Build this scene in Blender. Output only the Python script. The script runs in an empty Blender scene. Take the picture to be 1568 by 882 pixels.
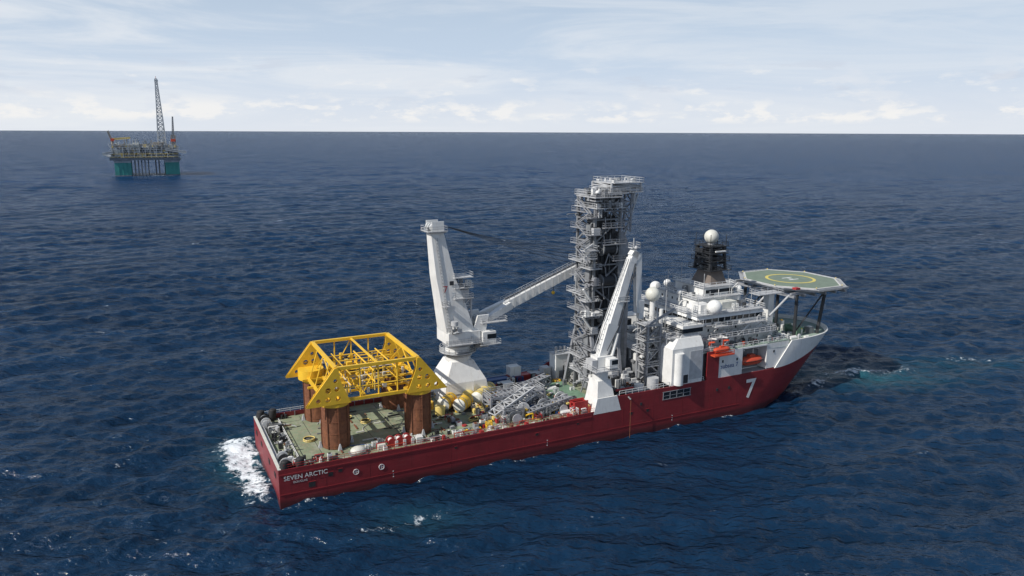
import bpy, math, random
import numpy as np
from mathutils import Vector, Matrix
R=math.radians
random.seed(7); rng=np.random.default_rng(5)
scene=bpy.context.scene
scene.view_settings.view_transform='Standard'
scene.view_settings.look='None'
scene.view_settings.exposure=0

# ---------------------------------------------------------------- materials
def M(name,col,rough=.5,metal=0.,var=.15,scale=.6,rust=0.,bump=0.,rustcol=(.16,.06,.025),wet=False):
    m=bpy.data.materials.new(name); m.use_nodes=True
    nt=m.node_tree; N=nt.nodes; L=nt.links
    b=N['Principled BSDF']
    tc=N.new('ShaderNodeTexCoord')
    nz=N.new('ShaderNodeTexNoise'); nz.inputs['Scale'].default_value=scale; nz.inputs['Detail'].default_value=6; nz.inputs['Roughness'].default_value=.65
    L.new(tc.outputs['Object'],nz.inputs['Vector'])
    cr=N.new('ShaderNodeValToRGB')
    cr.color_ramp.elements[0].position=.3; cr.color_ramp.elements[1].position=.7
    cr.color_ramp.elements[0].color=tuple(c*(1-var) for c in col)+(1,)
    cr.color_ramp.elements[1].color=tuple(min(1,c*(1+var)) for c in col)+(1,)
    L.new(nz.outputs['Fac'],cr.inputs['Fac'])
    out=cr.outputs['Color']
    if rust>0:
        mp=N.new('ShaderNodeMapping'); mp.inputs['Scale'].default_value=(1.3,1.3,.16)
        L.new(tc.outputs['Object'],mp.inputs['Vector'])
        n2=N.new('ShaderNodeTexNoise'); n2.inputs['Scale'].default_value=1.1; n2.inputs['Detail'].default_value=8; n2.inputs['Roughness'].default_value=.7
        L.new(mp.outputs['Vector'],n2.inputs['Vector'])
        r2=N.new('ShaderNodeMapRange'); r2.inputs['From Min'].default_value=.54; r2.inputs['From Max'].default_value=.78
        r2.inputs['To Max'].default_value=rust
        L.new(n2.outputs['Fac'],r2.inputs['Value'])
        mx=N.new('ShaderNodeMix'); mx.data_type='RGBA'
        L.new(r2.outputs['Result'],mx.inputs[0]); L.new(out,mx.inputs[6]); mx.inputs[7].default_value=rustcol+(1,)
        out=mx.outputs[2]
    if wet:
        # scuffed fender-level paint and wet, fouled band at the waterline
        sz=N.new('ShaderNodeSeparateXYZ'); L.new(tc.outputs['Object'],sz.inputs[0])
        ad=N.new('ShaderNodeMath'); ad.operation='MULTIPLY_ADD'; L.new(nz.outputs['Fac'],ad.inputs[0]); ad.inputs[1].default_value=-1.6; L.new(sz.outputs['Z'],ad.inputs[2])
        r3=N.new('ShaderNodeMapRange'); r3.inputs['From Min'].default_value=-.5; r3.inputs['From Max'].default_value=.6; r3.inputs['To Min'].default_value=.8; r3.inputs['To Max'].default_value=0
        L.new(ad.outputs[0],r3.inputs['Value'])
        mx=N.new('ShaderNodeMix'); mx.data_type='RGBA'; L.new(r3.outputs['Result'],mx.inputs[0]); L.new(out,mx.inputs[6]); mx.inputs[7].default_value=(.045,.012,.014,1); out=mx.outputs[2]
        mp=N.new('ShaderNodeMapping'); mp.inputs['Scale'].default_value=(.06,.06,1.2); L.new(tc.outputs['Object'],mp.inputs['Vector'])
        n3=N.new('ShaderNodeTexNoise'); n3.inputs['Scale'].default_value=1.6; n3.inputs['Detail'].default_value=9; n3.inputs['Roughness'].default_value=.75; L.new(mp.outputs['Vector'],n3.inputs['Vector'])
        r4=N.new('ShaderNodeMapRange'); r4.inputs['From Min'].default_value=.52; r4.inputs['From Max'].default_value=.72; r4.inputs['To Max'].default_value=.35; L.new(n3.outputs['Fac'],r4.inputs['Value'])
        mx=N.new('ShaderNodeMix'); mx.data_type='RGBA'; L.new(r4.outputs['Result'],mx.inputs[0]); L.new(out,mx.inputs[6]); mx.inputs[7].default_value=(.28,.07,.07,1); out=mx.outputs[2]
    L.new(out,b.inputs['Base Color'])
    b.inputs['Roughness'].default_value=rough; b.inputs['Metallic'].default_value=metal
    if bump>0:
        bp=N.new('ShaderNodeBump'); bp.inputs['Distance'].default_value=bump; bp.inputs['Strength'].default_value=.7
        L.new(nz.outputs['Fac'],bp.inputs['Height']); L.new(bp.outputs['Normal'],b.inputs['Normal'])
    return m
red=M('hull_red',(.195,.017,.022),.5,var=.2,scale=.22,rust=.65,rustcol=(.08,.018,.018),bump=.03,wet=True)
white=M('white_paint',(.74,.74,.72),.45,var=.08,scale=.4,rust=.5,rustcol=(.36,.29,.22))
cream=M('cream_paint',(.62,.62,.56),.5,var=.1,rust=.4,rustcol=(.3,.2,.12))
grey=M('grey_steel',(.20,.21,.22),.5,var=.3,rust=.4)
mgrey=M('mid_grey_steel',(.27,.28,.30),.5,var=.2,rust=.4)
lgrey=M('light_grey_steel',(.45,.46,.47),.5,var=.18,rust=.45)
dark=M('dark_steel',(.03,.032,.036),.5,var=.35)
black=M('black_rubber',(.02,.02,.022),.7,var=.3)
glass=M('window_glass',(.02,.025,.03),.08,var=.2)
yellow=M('yellow_paint',(.80,.49,.035),.45,var=.1,rust=.3,rustcol=(.45,.26,.05))
pyel=M('pale_yellow',(.72,.56,.18),.5,var=.15)
rustm=M('rusty_steel',(.17,.065,.032),.8,var=.35,scale=1.2,rust=.8,rustcol=(.34,.13,.045),bump=.05)
orange=M('orange_paint',(.58,.08,.035),.4,var=.1)
redp=M('red_paint',(.36,.03,.03),.45,var=.15)
blue=M('blue_paint',(.03,.09,.25),.5,var=.2)
teal=M('teal_paint',(.05,.26,.24),.6,var=.2,scale=.08)
tan=M('tan_modules',(.30,.27,.23),.6,var=.3,scale=.15)
pgrey=M('platform_grey',(.40,.43,.45),.6,var=.3,scale=.15)  # platform colours lightened: aerial haze is mixed into the paint
pdark=M('platform_shadow_grey',(.17,.19,.21),.7,var=.3,scale=.15)
wood=M('timber_brown',(.16,.09,.05),.8,var=.3)
helig=M('helideck_green',(.17,.22,.17),.8,var=.15,scale=.5)
hyel=M('helideck_yellow',(.62,.52,.14),.7)
greend=M('green_hatch',(.15,.25,.17),.7,var=.2,scale=.8,rust=.4)
foredeckm=M('pale_green_deck',(.28,.36,.31),.75,var=.15,scale=.6)
deckm=M('worn_green_deck',(.22,.26,.165),.8,var=.25,scale=.3,rust=0,bump=.01)
nt=deckm.node_tree;N=nt.nodes;L=nt.links;b=N['Principled BSDF']
tc=[n for n in N if n.type=='TEX_COORD'][0]
def overlay(scale,lo,hi,mx_,col,det=10,sc=(1,1,1)):
    mp=N.new('ShaderNodeMapping');mp.inputs['Scale'].default_value=sc;L.new(tc.outputs['Object'],mp.inputs['Vector'])
    n2=N.new('ShaderNodeTexNoise');n2.inputs['Scale'].default_value=scale;n2.inputs['Detail'].default_value=det;n2.inputs['Roughness'].default_value=.75
    L.new(mp.outputs['Vector'],n2.inputs['Vector'])
    mr=N.new('ShaderNodeMapRange');mr.inputs['From Min'].default_value=lo;mr.inputs['From Max'].default_value=hi;mr.inputs['To Max'].default_value=mx_
    L.new(n2.outputs['Fac'],mr.inputs['Value'])
    mx=N.new('ShaderNodeMix');mx.data_type='RGBA';L.new(mr.outputs['Result'],mx.inputs[0])
    L.new(b.inputs['Base Color'].links[0].from_socket,mx.inputs[6]);mx.inputs[7].default_value=col+(1,)
    L.new(mx.outputs[2],b.inputs['Base Color'])
overlay(.9,.50,.66,.8,(.32,.24,.17)); overlay(.35,.52,.62,.6,(.34,.34,.28),8,(1,.5,1)); overlay(1.7,.57,.7,.6,(.09,.09,.07),6)

# ---------------------------------------------------------------- mesh builder
class MB:
    def __init__(s): s.v=[];s.f=[];s.mi=[];s.sm=[];s.ms=[]
    def m(s,mat):
        if mat not in s.ms: s.ms.append(mat)
        return s.ms.index(mat)
    def add(s,vs,fs,mat,smooth=False):
        o=len(s.v); s.v+= [tuple(v) for v in vs]; k=s.m(mat)
        for f in fs: s.f.append([o+i for i in f]); s.mi.append(k); s.sm.append(smooth)
    def hexa(s,p,mat):
        s.add(p,[(0,3,2,1),(4,5,6,7),(0,1,5,4),(1,2,6,5),(2,3,7,6),(3,0,4,7)],mat)
    def box(s,x0,x1,y0,y1,z0,z1,mat):
        s.hexa([(x0,y0,z0),(x1,y0,z0),(x1,y1,z0),(x0,y1,z0),(x0,y0,z1),(x1,y0,z1),(x1,y1,z1),(x0,y1,z1)],mat)
    def frus(s,a,za,b,zb,mat):
        s.hexa([(a[0],a[2],za),(a[1],a[2],za),(a[1],a[3],za),(a[0],a[3],za),(b[0],b[2],zb),(b[1],b[2],zb),(b[1],b[3],zb),(b[0],b[3],zb)],mat)
    def beam(s,p,q,r,mat,n=4,r2=None,smooth=None,ry=None):
        p=Vector(p);q=Vector(q);d=(q-p)
        if d.length<1e-6:return
        d.normalize(); up=Vector((0,0,1)) if abs(d.z)<.95 else Vector((1,0,0))
        a=d.cross(up).normalized(); c=a.cross(d).normalized()
        r2=r if r2 is None else r2; k=1.0 if ry is None else ry/r
        vs=[];off=math.pi/4 if n==4 else 0; g=math.sqrt(2) if n==4 else 1
        for P,rr in((p,r),(q,r2)):
            for i in range(n):
                t=off+2*math.pi*i/n
                vs.append(P+a*math.cos(t)*rr*g+c*math.sin(t)*rr*g*k)
        fs=[(i,(i+1)%n,n+(i+1)%n,n+i) for i in range(n)]
        if smooth is None: smooth=n>6
        s.add(vs,fs,mat,smooth)
        s.add(vs[:n],[tuple(range(n))[::-1]],mat); s.add(vs[n:],[tuple(range(n))],mat)
    def cyl(s,x,y,z0,z1,r,mat,r2=None,n=20): s.beam((x,y,z0),(x,y,z1),r,mat,n,r2)
    def sph(s,c,r,mat,n=16,sc=(1,1,1)):
        vs=[];m=n//2
        for j in range(m+1):
            ph=math.pi*j/m
            for i in range(n):
                t=2*math.pi*i/n
                vs.append((c[0]+r*sc[0]*math.sin(ph)*math.cos(t),c[1]+r*sc[1]*math.sin(ph)*math.sin(t),c[2]+r*sc[2]*math.cos(ph)))
        fs=[(j*n+i,(j+1)*n+i,(j+1)*n+(i+1)%n,j*n+(i+1)%n) for j in range(m) for i in range(n)]
        s.add(vs,fs,mat,True)
    def tube(s,pts,r,mat,n=6):
        for a,b_ in zip(pts[:-1],pts[1:]): s.beam(a,b_,r,mat,n)
    def rail(s,pts,mat,h=1.1,step=1.8,r=.05,closed=False):
        if closed: pts=pts+[pts[0]]
        for a,b_ in zip(pts[:-1],pts[1:]):
            a=Vector(a);b_=Vector(b_);n=max(1,int((b_-a).length/step))
            for i in range(n+1):
                p=a.lerp(b_,i/n); s.beam(p,p+Vector((0,0,h)),r,mat,4)
            for k in(.5,1):
                s.beam(a+Vector((0,0,h*k)),b_+Vector((0,0,h*k)),r,mat,4)
    def plat(s,x0,x1,y0,y1,z,mat,rm=None,th=.18):
        s.box(x0,x1,y0,y1,z-th,z,mat)
        e=.08
        s.rail([(x0+e,y0+e,z),(x1-e,y0+e,z),(x1-e,y1-e,z),(x0+e,y1-e,z)],rm or mat,closed=True,r=.04)
    def lattice(s,x0,x1,y0,y1,z0,z1,n,r,mat,top=None):
        t=top or (x0,x1,y0,y1)
        def c(i,k):
            f=k/n; X0=x0+(t[0]-x0)*f;X1=x1+(t[1]-x1)*f;Y0=y0+(t[2]-y0)*f;Y1=y1+(t[3]-y1)*f;z=z0+(z1-z0)*f
            return [(X0,Y0,z),(X1,Y0,z),(X1,Y1,z),(X0,Y1,z)][i%4]
        for i in range(4):
            s.beam(c(i,0),c(i,n),r*1.6,mat,4)
            for k in range(n):
                s.beam(c(i,k+1),c(i+1,k+1),r,mat,4)
                if k%2: s.beam(c(i,k),c(i+1,k+1),r,mat,4)
                else: s.beam(c(i+1,k),c(i,k+1),r,mat,4)
    def lat_beam(s,p,q,w,h,n,r,mat,w2=None,h2=None):
        p=Vector(p);q=Vector(q);d=(q-p).normalized();a=d.cross(Vector((0,0,1))).normalized();c=a.cross(d)
        w2=w2 or w;h2=h2 or h
        def g(i,k):
            f=k/n;W=w+(w2-w)*f;H=h+(h2-h)*f;P=p.lerp(q,f);sa,sc=[(-1,-1),(1,-1),(1,1),(-1,1)][i%4]
            return P+a*sa*W/2+c*sc*H/2
        for i in range(4):
            s.beam(g(i,0),g(i,n),r*1.5,mat,4)
            for k in range(n):
                s.beam(g(i,k),g(i+1,k),r,mat,4)
                s.beam(g(i+k%2,k),g(i+1-k%2,k+1),r,mat,4)
    def ringc(s,c,r,mat,t=.12,n=18):
        for i in range(n):
            a=2*math.pi*i/n;b_=2*math.pi*(i+1)/n
            s.beam((c[0]+r*math.cos(a),c[1]+r*math.sin(a),c[2]),(c[0]+r*math.cos(b_),c[1]+r*math.sin(b_),c[2]),t,mat,5)
    def greeble(s,x0,x1,y0,y1,z,n,mats,smin=.4,smax=1.8,hmax=2.2):
        for _ in range(n):
            x=random.uniform(x0,x1);y=random.uniform(y0,y1);a=random.uniform(smin,smax);b_=random.uniform(smin,smax);h=random.uniform(.3,hmax);m=random.choice(mats)
            k=random.random()
            if k<.4: 
                s.box(x-a/2,x+a/2,y-b_/2,y+b_/2,z,z+h,m)
                s.box(x-a/3,x+a/4,y-b_/3,y+b_/4,z+h,z+h*1.15,random.choice(mats))
            elif k<.55: s.cyl(x,y,z,z+h,a/2.4,m,n=10)
            elif k<.7:
                s.beam((x-a*.7,y,z+a/2.5),(x+a*.7,y,z+a/2.5),a/2.6,m,10); s.box(x-a*.8,x+a*.8,y-a*.25,y+a*.25,z,z+a/4,dark)
            elif k<.85:
                q=random.uniform(1,3)*(1 if random.random()<.5 else -1)
                s.tube([(x,y,z),(x,y,z+h),(x+q,y,z+h),(x+q,y+b_,z+h*.4)],.09+a*.05,m,6)
            else:
                s.lattice(x-a/2,x+a/2,y-b_/2,y+b_/2,z,z+h*1.3,2,.05,m)
    def obj(s,name,parent=None):
        me=bpy.data.meshes.new(name); me.from_pydata(s.v,[],s.f)
        for m in s.ms: me.materials.append(m)
        me.polygons.foreach_set('material_index',s.mi); me.polygons.foreach_set('use_smooth',s.sm); me.update()
        o=bpy.data.objects.new(name,me); scene.collection.objects.link(o)
        if parent: o.parent=parent
        return o
def empty(name,loc,rz):
    e=bpy.data.objects.new(name,None); scene.collection.objects.link(e); e.location=loc; e.rotation_euler=(0,0,rz); return e
def text(body,name,loc,size,mat,parent,rot=(R(90),0,0),ext=.01,ax='LEFT'):
    c=bpy.data.curves.new(name,'FONT'); c.body=body; c.size=size; c.extrude=ext; c.align_x=ax
    c.materials.append(mat); o=bpy.data.objects.new(name,c); scene.collection.objects.link(o); o.parent=parent; o.location=loc; o.rotation_euler=rot; return o

SHIP_LOC=(-45.5,138.5,0); SHIP_ROT=R(26.6)
ship=empty('offshore_construction_ship',SHIP_LOC,SHIP_ROT)

# ---------------------------------------------------------------- hull
def s0(z): return 122+.8*max(z,0)
def sb(z): return 152.5+.52*z
def hb(a,z):
    k=min(1,max(0,z/17.5)); p=1.7+.8*k; e=.88-.36*k
    return 16*(max(0,1-a**p))**e
def sm(t): t=min(1,max(0,t)); return t*t*(3-2*t)
def ztop(s):
    if s<100: return 7.3+2.9*sm((s-73)/6)
    return 10.2+5.0*sm((s-132)/28)
aft=[0,4,10,20,30,40,50,60,68,72,73.5,75,76,77,78,79.5,82,90,100,110,118]
bowa=[math.sin(math.pi/2*i/26) for i in range(27)]
stations=[('s',v) for v in aft]+[('a',v) for v in bowa]
def pt(st,z):
    if st[0]=='s': return st[1],16.
    return s0(z)+(sb(z)-s0(z))*st[1],hb(st[1],z)
def shell(mat,zf,st,rows,name,transom):
    vs=[];fs=[]
    ns=len(st)
    for side in(-1,1):
        for S in st:
            for j in range(rows+1):
                z=zf(S,j/rows); s_,h=pt(S,z); vs.append((s_,16+side*h,z))
    n=rows+1
    for k in range(2):
        for i in range(ns-1):
            for j in range(rows):
                a=k*ns*n+i*n+j; f=(a,a+n,a+n+1,a+1)
                fs.append(f if k==0 else f[::-1])
    if transom:
        for j in range(rows): 
            a=j;b_=ns*n+j; fs.append((a,a+1,b_+1,b_))
    me=bpy.data.meshes.new(name);me.from_pydata(vs,[],fs);me.materials.append(mat)
    for p in me.polygons:p.use_smooth=True
    o=bpy.data.objects.new(name,me);scene.collection.objects.link(o);o.parent=ship
    md=o.modifiers.new('thick','SOLIDIFY');md.thickness=.3;md.offset=0
    es=o.modifiers.new('es','EDGE_SPLIT');es.split_angle=R(35)
    return o
def nom(S): return pt(S,12)[0]
shell(red,lambda S,f:-3+f*(ztop(nom(S))+3),stations,8,'hull',True)
wst=[('a',v) for v in bowa]
shell(white,lambda S,f:(ztop(nom(S))+.003)+f*(17.3-.5*sm((nom(S)-140)/20)-ztop(nom(S))),wst,4,'bow_bulwark',False)
d=MB()
d.box(.15,104,.15,31.85,5.9,6.2,deckm)
zz=15.9;pts=[];
for a in bowa[:-1]: pts.append((s0(zz)+(sb(zz)-s0(zz))*a,hb(a,zz)-.1))
poly=[(s,16-h,zz) for s,h in pts]+[(s,16+h,zz) for s,h in pts[::-1]]
poly=[(128,.2,zz)]+poly+[(128,31.8,zz)]
d.add(poly,[tuple(range(len(poly)))],foredeckm)
d.box(104,128,.2,31.8,9.8,10.1,lgrey)
for s_ in range(4,76,6): d.box(s_-.05,s_+.05,1.5,30.5,6.2,6.215,dark)
for t_ in (4,28): d.box(2,76,t_-.05,t_+.05,6.2,6.22,dark)
d.box(66,78,9.5,24,6.2,6.9,greend); d.box(66.5,71.8,10,23.5,6.9,7.1,greend); d.box(72.2,77.5,10,23.5,6.9,7.1,greend)
d.rail([(1,.1,7.3),(73,.1,7.3)],redp,h=.9,step=2.4,r=.035)
d.rail([(1,31.9,7.3),(73,31.9,7.3)],white,h=.9,step=2.4,r=.04)
d.rail([(80,.1,10.2),(95,.1,10.2)],white,h=1.1)
d.box(-.16,.45,0,32,7.3,7.42,cream); d.box(.5,1.2,.4,31.6,6.2,6.9,lgrey)
for s_ in np.arange(2,72,2.4):
    for t_ in (.2,31.55): d.box(s_-.08,s_+.08,t_,t_+.25,6.2,7.3,redp if t_<5 else grey)
for s_,z_,w,h in((5.6,3.2,1.3,1.1),(9.6,4.6,.9,.9),(11.6,5.0,.8,.7),(57,4.5,.7,.6),(83,5.2,.8,.7),(88,5.2,.8,.7),(37,5.1,.6,.5),(68,5.2,.6,.5)):
    d.box(s_,s_+w,-.20,-.1,z_-h/2,z_+h/2,black); d.box(s_-.1,s_+w+.1,-.22,-.17,z_+h/2,z_+h/2+.12,redp)
for t_,z_ in((4,4.8),(11,4.8),(21,4.8),(28,4.8)): d.box(-.2,-.1,t_-.8,t_+.8,z_-.5,z_+.5,black)
for s_ in (15.2,20.6):
    for i in range(24):
        a=2*math.pi*i/24;b_=2*math.pi*(i+1)/24
        d.beam((s_+.55*math.cos(a),-.2,4.0+.55*math.sin(a)),(s_+.55*math.cos(b_),-.2,4.0+.55*math.sin(b_)),.06,white,4)
    d.box(s_-.05,s_+.05,-.21,-.17,3.55,4.45,white); d.box(s_-.45,s_+.45,-.215,-.175,3.95,4.05,white)
d.box(0,72,-.28,-.1,6.05,6.35,red); d.box(0,118,-.24,-.1,2.0,2.14,red)
for s_ in np.arange(9,118,9.0): d.box(s_,s_+.12,-.17,-.1,.2,6.8,red)
for s_ in (23,60,96): 
    for z_ in np.arange(1.2,3.0,.6): d.box(s_,s_+.2,-.19,-.14,z_,z_+.2,white)
d.box(93,101.5,-.19,-.1,7.2,9.0,glass)
for s_ in np.arange(93,101.6,2.1): d.box(s_-.08,s_+.08,-.24,-.16,7.2,9.0,mgrey)
d.box(92.8,101.7,-.24,-.16,9.0,9.15,mgrey); d.box(92.8,101.7,-.24,-.16,7.05,7.2,mgrey); d.box(93,101.5,-.22,-.17,8.0,8.1,mgrey)
for s_ in(86,110,114): d.box(s_,s_+.6,-.25,-.1,6.8,7.5,dark)
d.rail([(104,.3,10.1),(106,.3,10.1)],white)
d.beam((82.5,-1.2,9),(82.5,-1.2,-1),.06,rustm,6); d.beam((82.5,3,10.5),(82.5,-1.2,9.2),.2,grey,6)
d.obj('deck_and_fittings',ship)
text('SEVEN ARCTIC','ship_name',(.8,-.3,5.0),1.3,white,ship)
text('DOUGLAS','port_name',(2.6,-.2,4.2),.6,white,ship)
t7=text('7','hull_number',(120.0,-.22,3.4),7.2,white,ship); t7.data.offset=.12
# ---------------------------------------------------------------- accommodation
h=MB()
h.box(104,128.2,3.5,28.5,10.1,17.3,white)
for y0,y1 in((.02,6),(26,31.98)):
    h.box(95.5,105.2,y0,y1,10.2,19.6,white); h.frus((95.5,105.2,y0,y1),19.6,(98,105.2,y0+1.2,y1-.8),21.8,white)
    h.box(110.6,118.5,y0 if y0<5 else 28.5,3.5 if y0<5 else y1,10.1,17.3,white)
    h.box(127.2,135,y0+.2,y1-.2,10.4,17.2,white)
for yy in(-.12,31.6):
    h.box(106.6,110.5,yy,yy+.5,9.9,17.6,red)
h.cyl(97.5,-0.05,10.4,18.6,1.25,white,n=16); 
h.box(101,104.9,-.06,.0,11.2,18.6,lgrey); h.box(99.2,100.6,-.06,0,10.4,12.6,dark); h.box(105.3,106.5,.6,3,10.1,17.2,dark)
h.box(118.5,127.2,.05,3.5,16.9,17.3,white); h.box(118.5,127.2,28.5,31.9,16.9,17.3,white)
h.box(118.6,127.1,3.3,3.48,10.4,16.8,grey)
h.frus((99,105,1.6,5.4),21.8,(100.6,104.4,2.4,5.0),23.6,lgrey)
for x in(100,102.4): h.cyl(x,1.0,10.2,16.5,.28,lgrey,n=8)
def tier(x0,x1,y0,y1,z0,z1,over=.6):
    h.box(x0,x1,y0,y1,z0,z1,white)
    h.box(x0-over,x1+over,y0-over,y1+over,z1,z1+.18,lgrey)
    e=over-.1
    h.rail([(x0-e,y0-e,z1+.18),(x1+e,y0-e,z1+.18),(x1+e,y1+e,z1+.18),(x0-e,y1+e,z1+.18)],white,closed=True)
    for s_ in np.arange(x0,x1,4.6):
        h.beam((s_,y0-over+.1,z0),(s_,y0-over+.1,z1),.07,white)
def wins(x0,x1,y0,y1,z,hh=.65,w=.5,step=2.6):
    for s_ in np.arange(x0+1,x1-1,step):
        if random.random()<.2: continue
        dr=random.random()<.18
        for y,sg in((y0,-1),(y1,1)):
            zl=z-1.0 if dr else z; zh=z+.8 if dr else z+hh; mm_=mgrey if dr else glass
            h.box(s_,s_+w*(1.5 if dr else 1),min(y,y+sg*.05),max(y,y+sg*.05),zl,zh,mm_)
            h.box(s_-.06,s_+w+.06,min(y,y+sg*.1),max(y,y+sg*.1),zl-.08,zl-.003,lgrey)
    for t_ in np.arange(y0+1,y1-1,step):
        for x,sg in((x0,-1),(x1,1)):
            h.box(min(x,x+sg*.05),max(x,x+sg*.05),t_,t_+w,z,z+hh,glass)
h.box(104,135.2,.3,31.7,17.3,17.5,foredeckm); h.rail([(106,.4,17.5),(135,.4,17.5),(135,31.6,17.5)],white)
tier(107,132,3.4,28.6,17.5,20.3); wins(107,132,3.4,28.6,18.6)
tier(106,129,4.5,27.5,20.5,23.3); wins(106,129,4.5,27.5,21.6,step=3.1)
wins(110.6,118.5,.02,31.98,14.2,step=2.4); wins(128.5,134.5,.22,31.78,14.6,step=2.6)
h.box(105.5,126,3.5,28.5,23.48,24.3,white)
h.frus((105.4,126.1,3.4,28.6),24.3,(105.0,127,3.0,29),25.6,glass)
h.frus((104.6,127.5,2.4,29.6),25.6,(105,127,3,29),26.6,white)
h.box(104.4,127.7,2.2,29.8,26.6,26.75,lgrey)
h.rail([(104.6,2.4,26.75),(127.5,2.4,26.75),(127.5,29.6,26.75),(104.6,29.6,26.75)],white,closed=True)
for s_ in np.arange(106,126.5,2.1):
    for y in(3.05,28.8): h.box(s_-.08,s_+.08,y,y+.16,24.3,25.6,white)
for t_ in np.arange(4.5,28.5,2.1):
    for x in(105.05,126.6): h.box(x,x+.16,t_-.08,t_+.08,24.3,25.6,white)
h.box(100,106,2,12,22.2,22.9,white); h.box(99.6,106,1.6,12.4,22.9,24.1,glass); h.box(99.4,106,1.4,12.6,24.1,24.8,white)
h.rail([(99.5,1.5,24.8),(106,1.5,24.8)],white); h.rail([(99.5,1.5,24.8),(99.5,12.5,24.8)],white)
h.box(100.5,106,3,11,16.5,22.2,white)
for z,x0,x1 in((20.5,108,131),(23.5,110,127)):
    h.box(x0,x1,1.2,4.4,z-.2,z,lgrey); h.rail([(x0,1.3,z),(x1,1.3,z)],white)
    for s_ in np.arange(x0+1,x1,5): h.beam((s_,1.5,z-.2),(s_,3.6,z-2.2),.1,white)
tier(109,124,8,24,26.75,29.5); wins(109,124,8,24,27.8,step=2.2)
tier(113,122.5,10,22,29.7,31.9); h.frus((113.2,122.6,9.9,22.1),30.3,(113.2,122.6,9.9,22.1),31.2,glass)
h.box(115,120,5,8,26.75,28.8,cream); h.box(124.5,127,12,20,26.75,28.8,white); h.box(107,110.5,4,7.5,26.75,29,white)
h.frus((117,122.5,12,20),32.1,(118,121.8,13.5,18.5),35.8,M('mast_brown',(.16,.13,.11),.6))
h.plat(116,123.5,11.5,20.5,35.9,dark)
h.lattice(117.2,122.4,12.8,19.2,35.9,42.2,4,.2,dark,(117.6,122,13.4,18.6))
h.box(118.4,121,14.5,17.4,36,41.5,dark)
h.plat(116.4,123.2,12,20,38.3,dark);h.plat(116.8,122.8,12.4,19.6,40.4,dark); h.plat(116.6,123,12.6,19.4,42.3,dark)
h.cyl(119.8,16,42.3,43,.9,lgrey); h.sph((119.8,16,44.5),1.95,cream,24)
for x,y in((117,13),(122.4,13),(117,19),(122.4,19),(116.5,15.5),(123,17)): h.beam((x,y,38),(x,y,45.5),.06,dark)
h.box(117,118,16,19,40,41.3,dark);h.beam((118,12,41),(121.5,12,41),.18,white)
for c,r in(((110.5,2.8,28.4),1.95),((125,10,30.8),.9),((126,22,29.9),1.3),((110,27,29.4),1.6),((108,14,30.5),.7),((113,25.5,30.5),1.1)):
    h.cyl(c[0],c[1],26.7,c[2]-r*.6,r*.45,white); h.sph(c,r,white,24)
for x,y,z0_,z1_ in((104,14,27,37),(108,20,27,34),(112,9,30,36),(124,22,30,37),(123,12,32,36),(126,6,26.7,31),(99,8,22,33),(107,5,27,32),(121,9,29,34),(115,22,32,37)):
    h.beam((x,y,z0_),(x,y,z1_),.08,lgrey,5)
h.greeble(106,126,3.5,28,26.75,44,[white,lgrey,grey,white,dark],.4,1.5,1.9)
h.greeble(110,123,8.5,23.5,29.7,22,[white,lgrey,grey,dark],.4,1.4,1.6)
h.greeble(107,133,1.2,3,17.5,26,[white,lgrey,grey,dark,orange],.4,1.2,1.5)
h.greeble(107,131,1.6,3.6,20.5,18,[white,lgrey,grey,dark],.3,1.0,1.3)
h.greeble(108,127,1.6,3.6,23.5,12,[white,lgrey,grey],.3,1.0,1.2)
h.greeble(137,152,6,26,15.9,36,[grey,white,lgrey,greend,yellow,white],.5,2,1.9)
h.greeble(134,148,2.5,8,15.9,14,[grey,white,lgrey],.4,1.6,1.6)
h.rail([(135.2,1,17.4),(135.2,31,17.4)],white)
for t_ in(9,23):
    h.beam((146,t_-2,17.1),(146,t_+2,17.1),.9,greend,14); h.box(144.8,147.2,t_-2.3,t_-2,15.9,18.3,greend); h.box(144.8,147.2,t_+2,t_+2.3,15.9,18.3,greend)
for i,(z0_,z1_) in enumerate(((17.5,20.4),(20.5,23.4))):
    for t_ in(1.6,2.5): h.beam((112+6*i,t_,z0_),(116+6*i,t_,z1_),.12,white)
    for k in range(9): 
        f=k/8; h.box(112+6*i+4*f-.15,112+6*i+4*f+.15,1.6,2.5,z0_+(z1_-z0_)*f,z0_+(z1_-z0_)*f+.06,lgrey)
h.obj('accommodation_and_bridge',ship)
text('subsea 7','side_lettering',(111.2,-.04,12.6),1.7,blue,ship)
lb=MB()
def boat(x,y,z,L_,w):
    n=12;vs=[];seg=14
    for i in range(n+1):
        f=i/n;x_=x-L_/2+L_*f;k=math.sqrt(max(.02,1-(2*f-1)**4))
        for j in range(seg):
            a=2*math.pi*j/seg; zz_=math.sin(a); vs.append((x_,y+w*k*math.cos(a),z+(w*1.0 if zz_<0 else w*.8)*k*zz_))
    fs=[(i*seg+j,(i+1)*seg+j,(i+1)*seg+(j+1)%seg,i*seg+(j+1)%seg) for i in range(n) for j in range(seg)]
    lb.add(vs,fs,orange,True); lb.box(x-L_*.12,x+L_*.12,y-w*.4,y+w*.4,z+w*.7,z+w*1.15,orange)
    lb.box(x-L_*.42,x+L_*.42,y-w*1.02,y+w*1.02,z-.12,z+.05,black)
    for q in(-.33,.33): lb.tube([(x+L_*q,y+2,z-1.5),(x+L_*q,y+2,z+2.6),(x+L_*q,y,z+2.9)],.16,white,4)
boat(122.8,1.4,13.1,7.6,1.4); boat(122.8,30.6,13.1,7.6,1.4)
lb.box(107.5,114,-1.8,2,16.6,16.9,orange); lb.rail([(107.6,-1.7,16.9),(113.9,-1.7,16.9)],orange); boat(110.8,-.4,18.0,5.4,.8)
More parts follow.
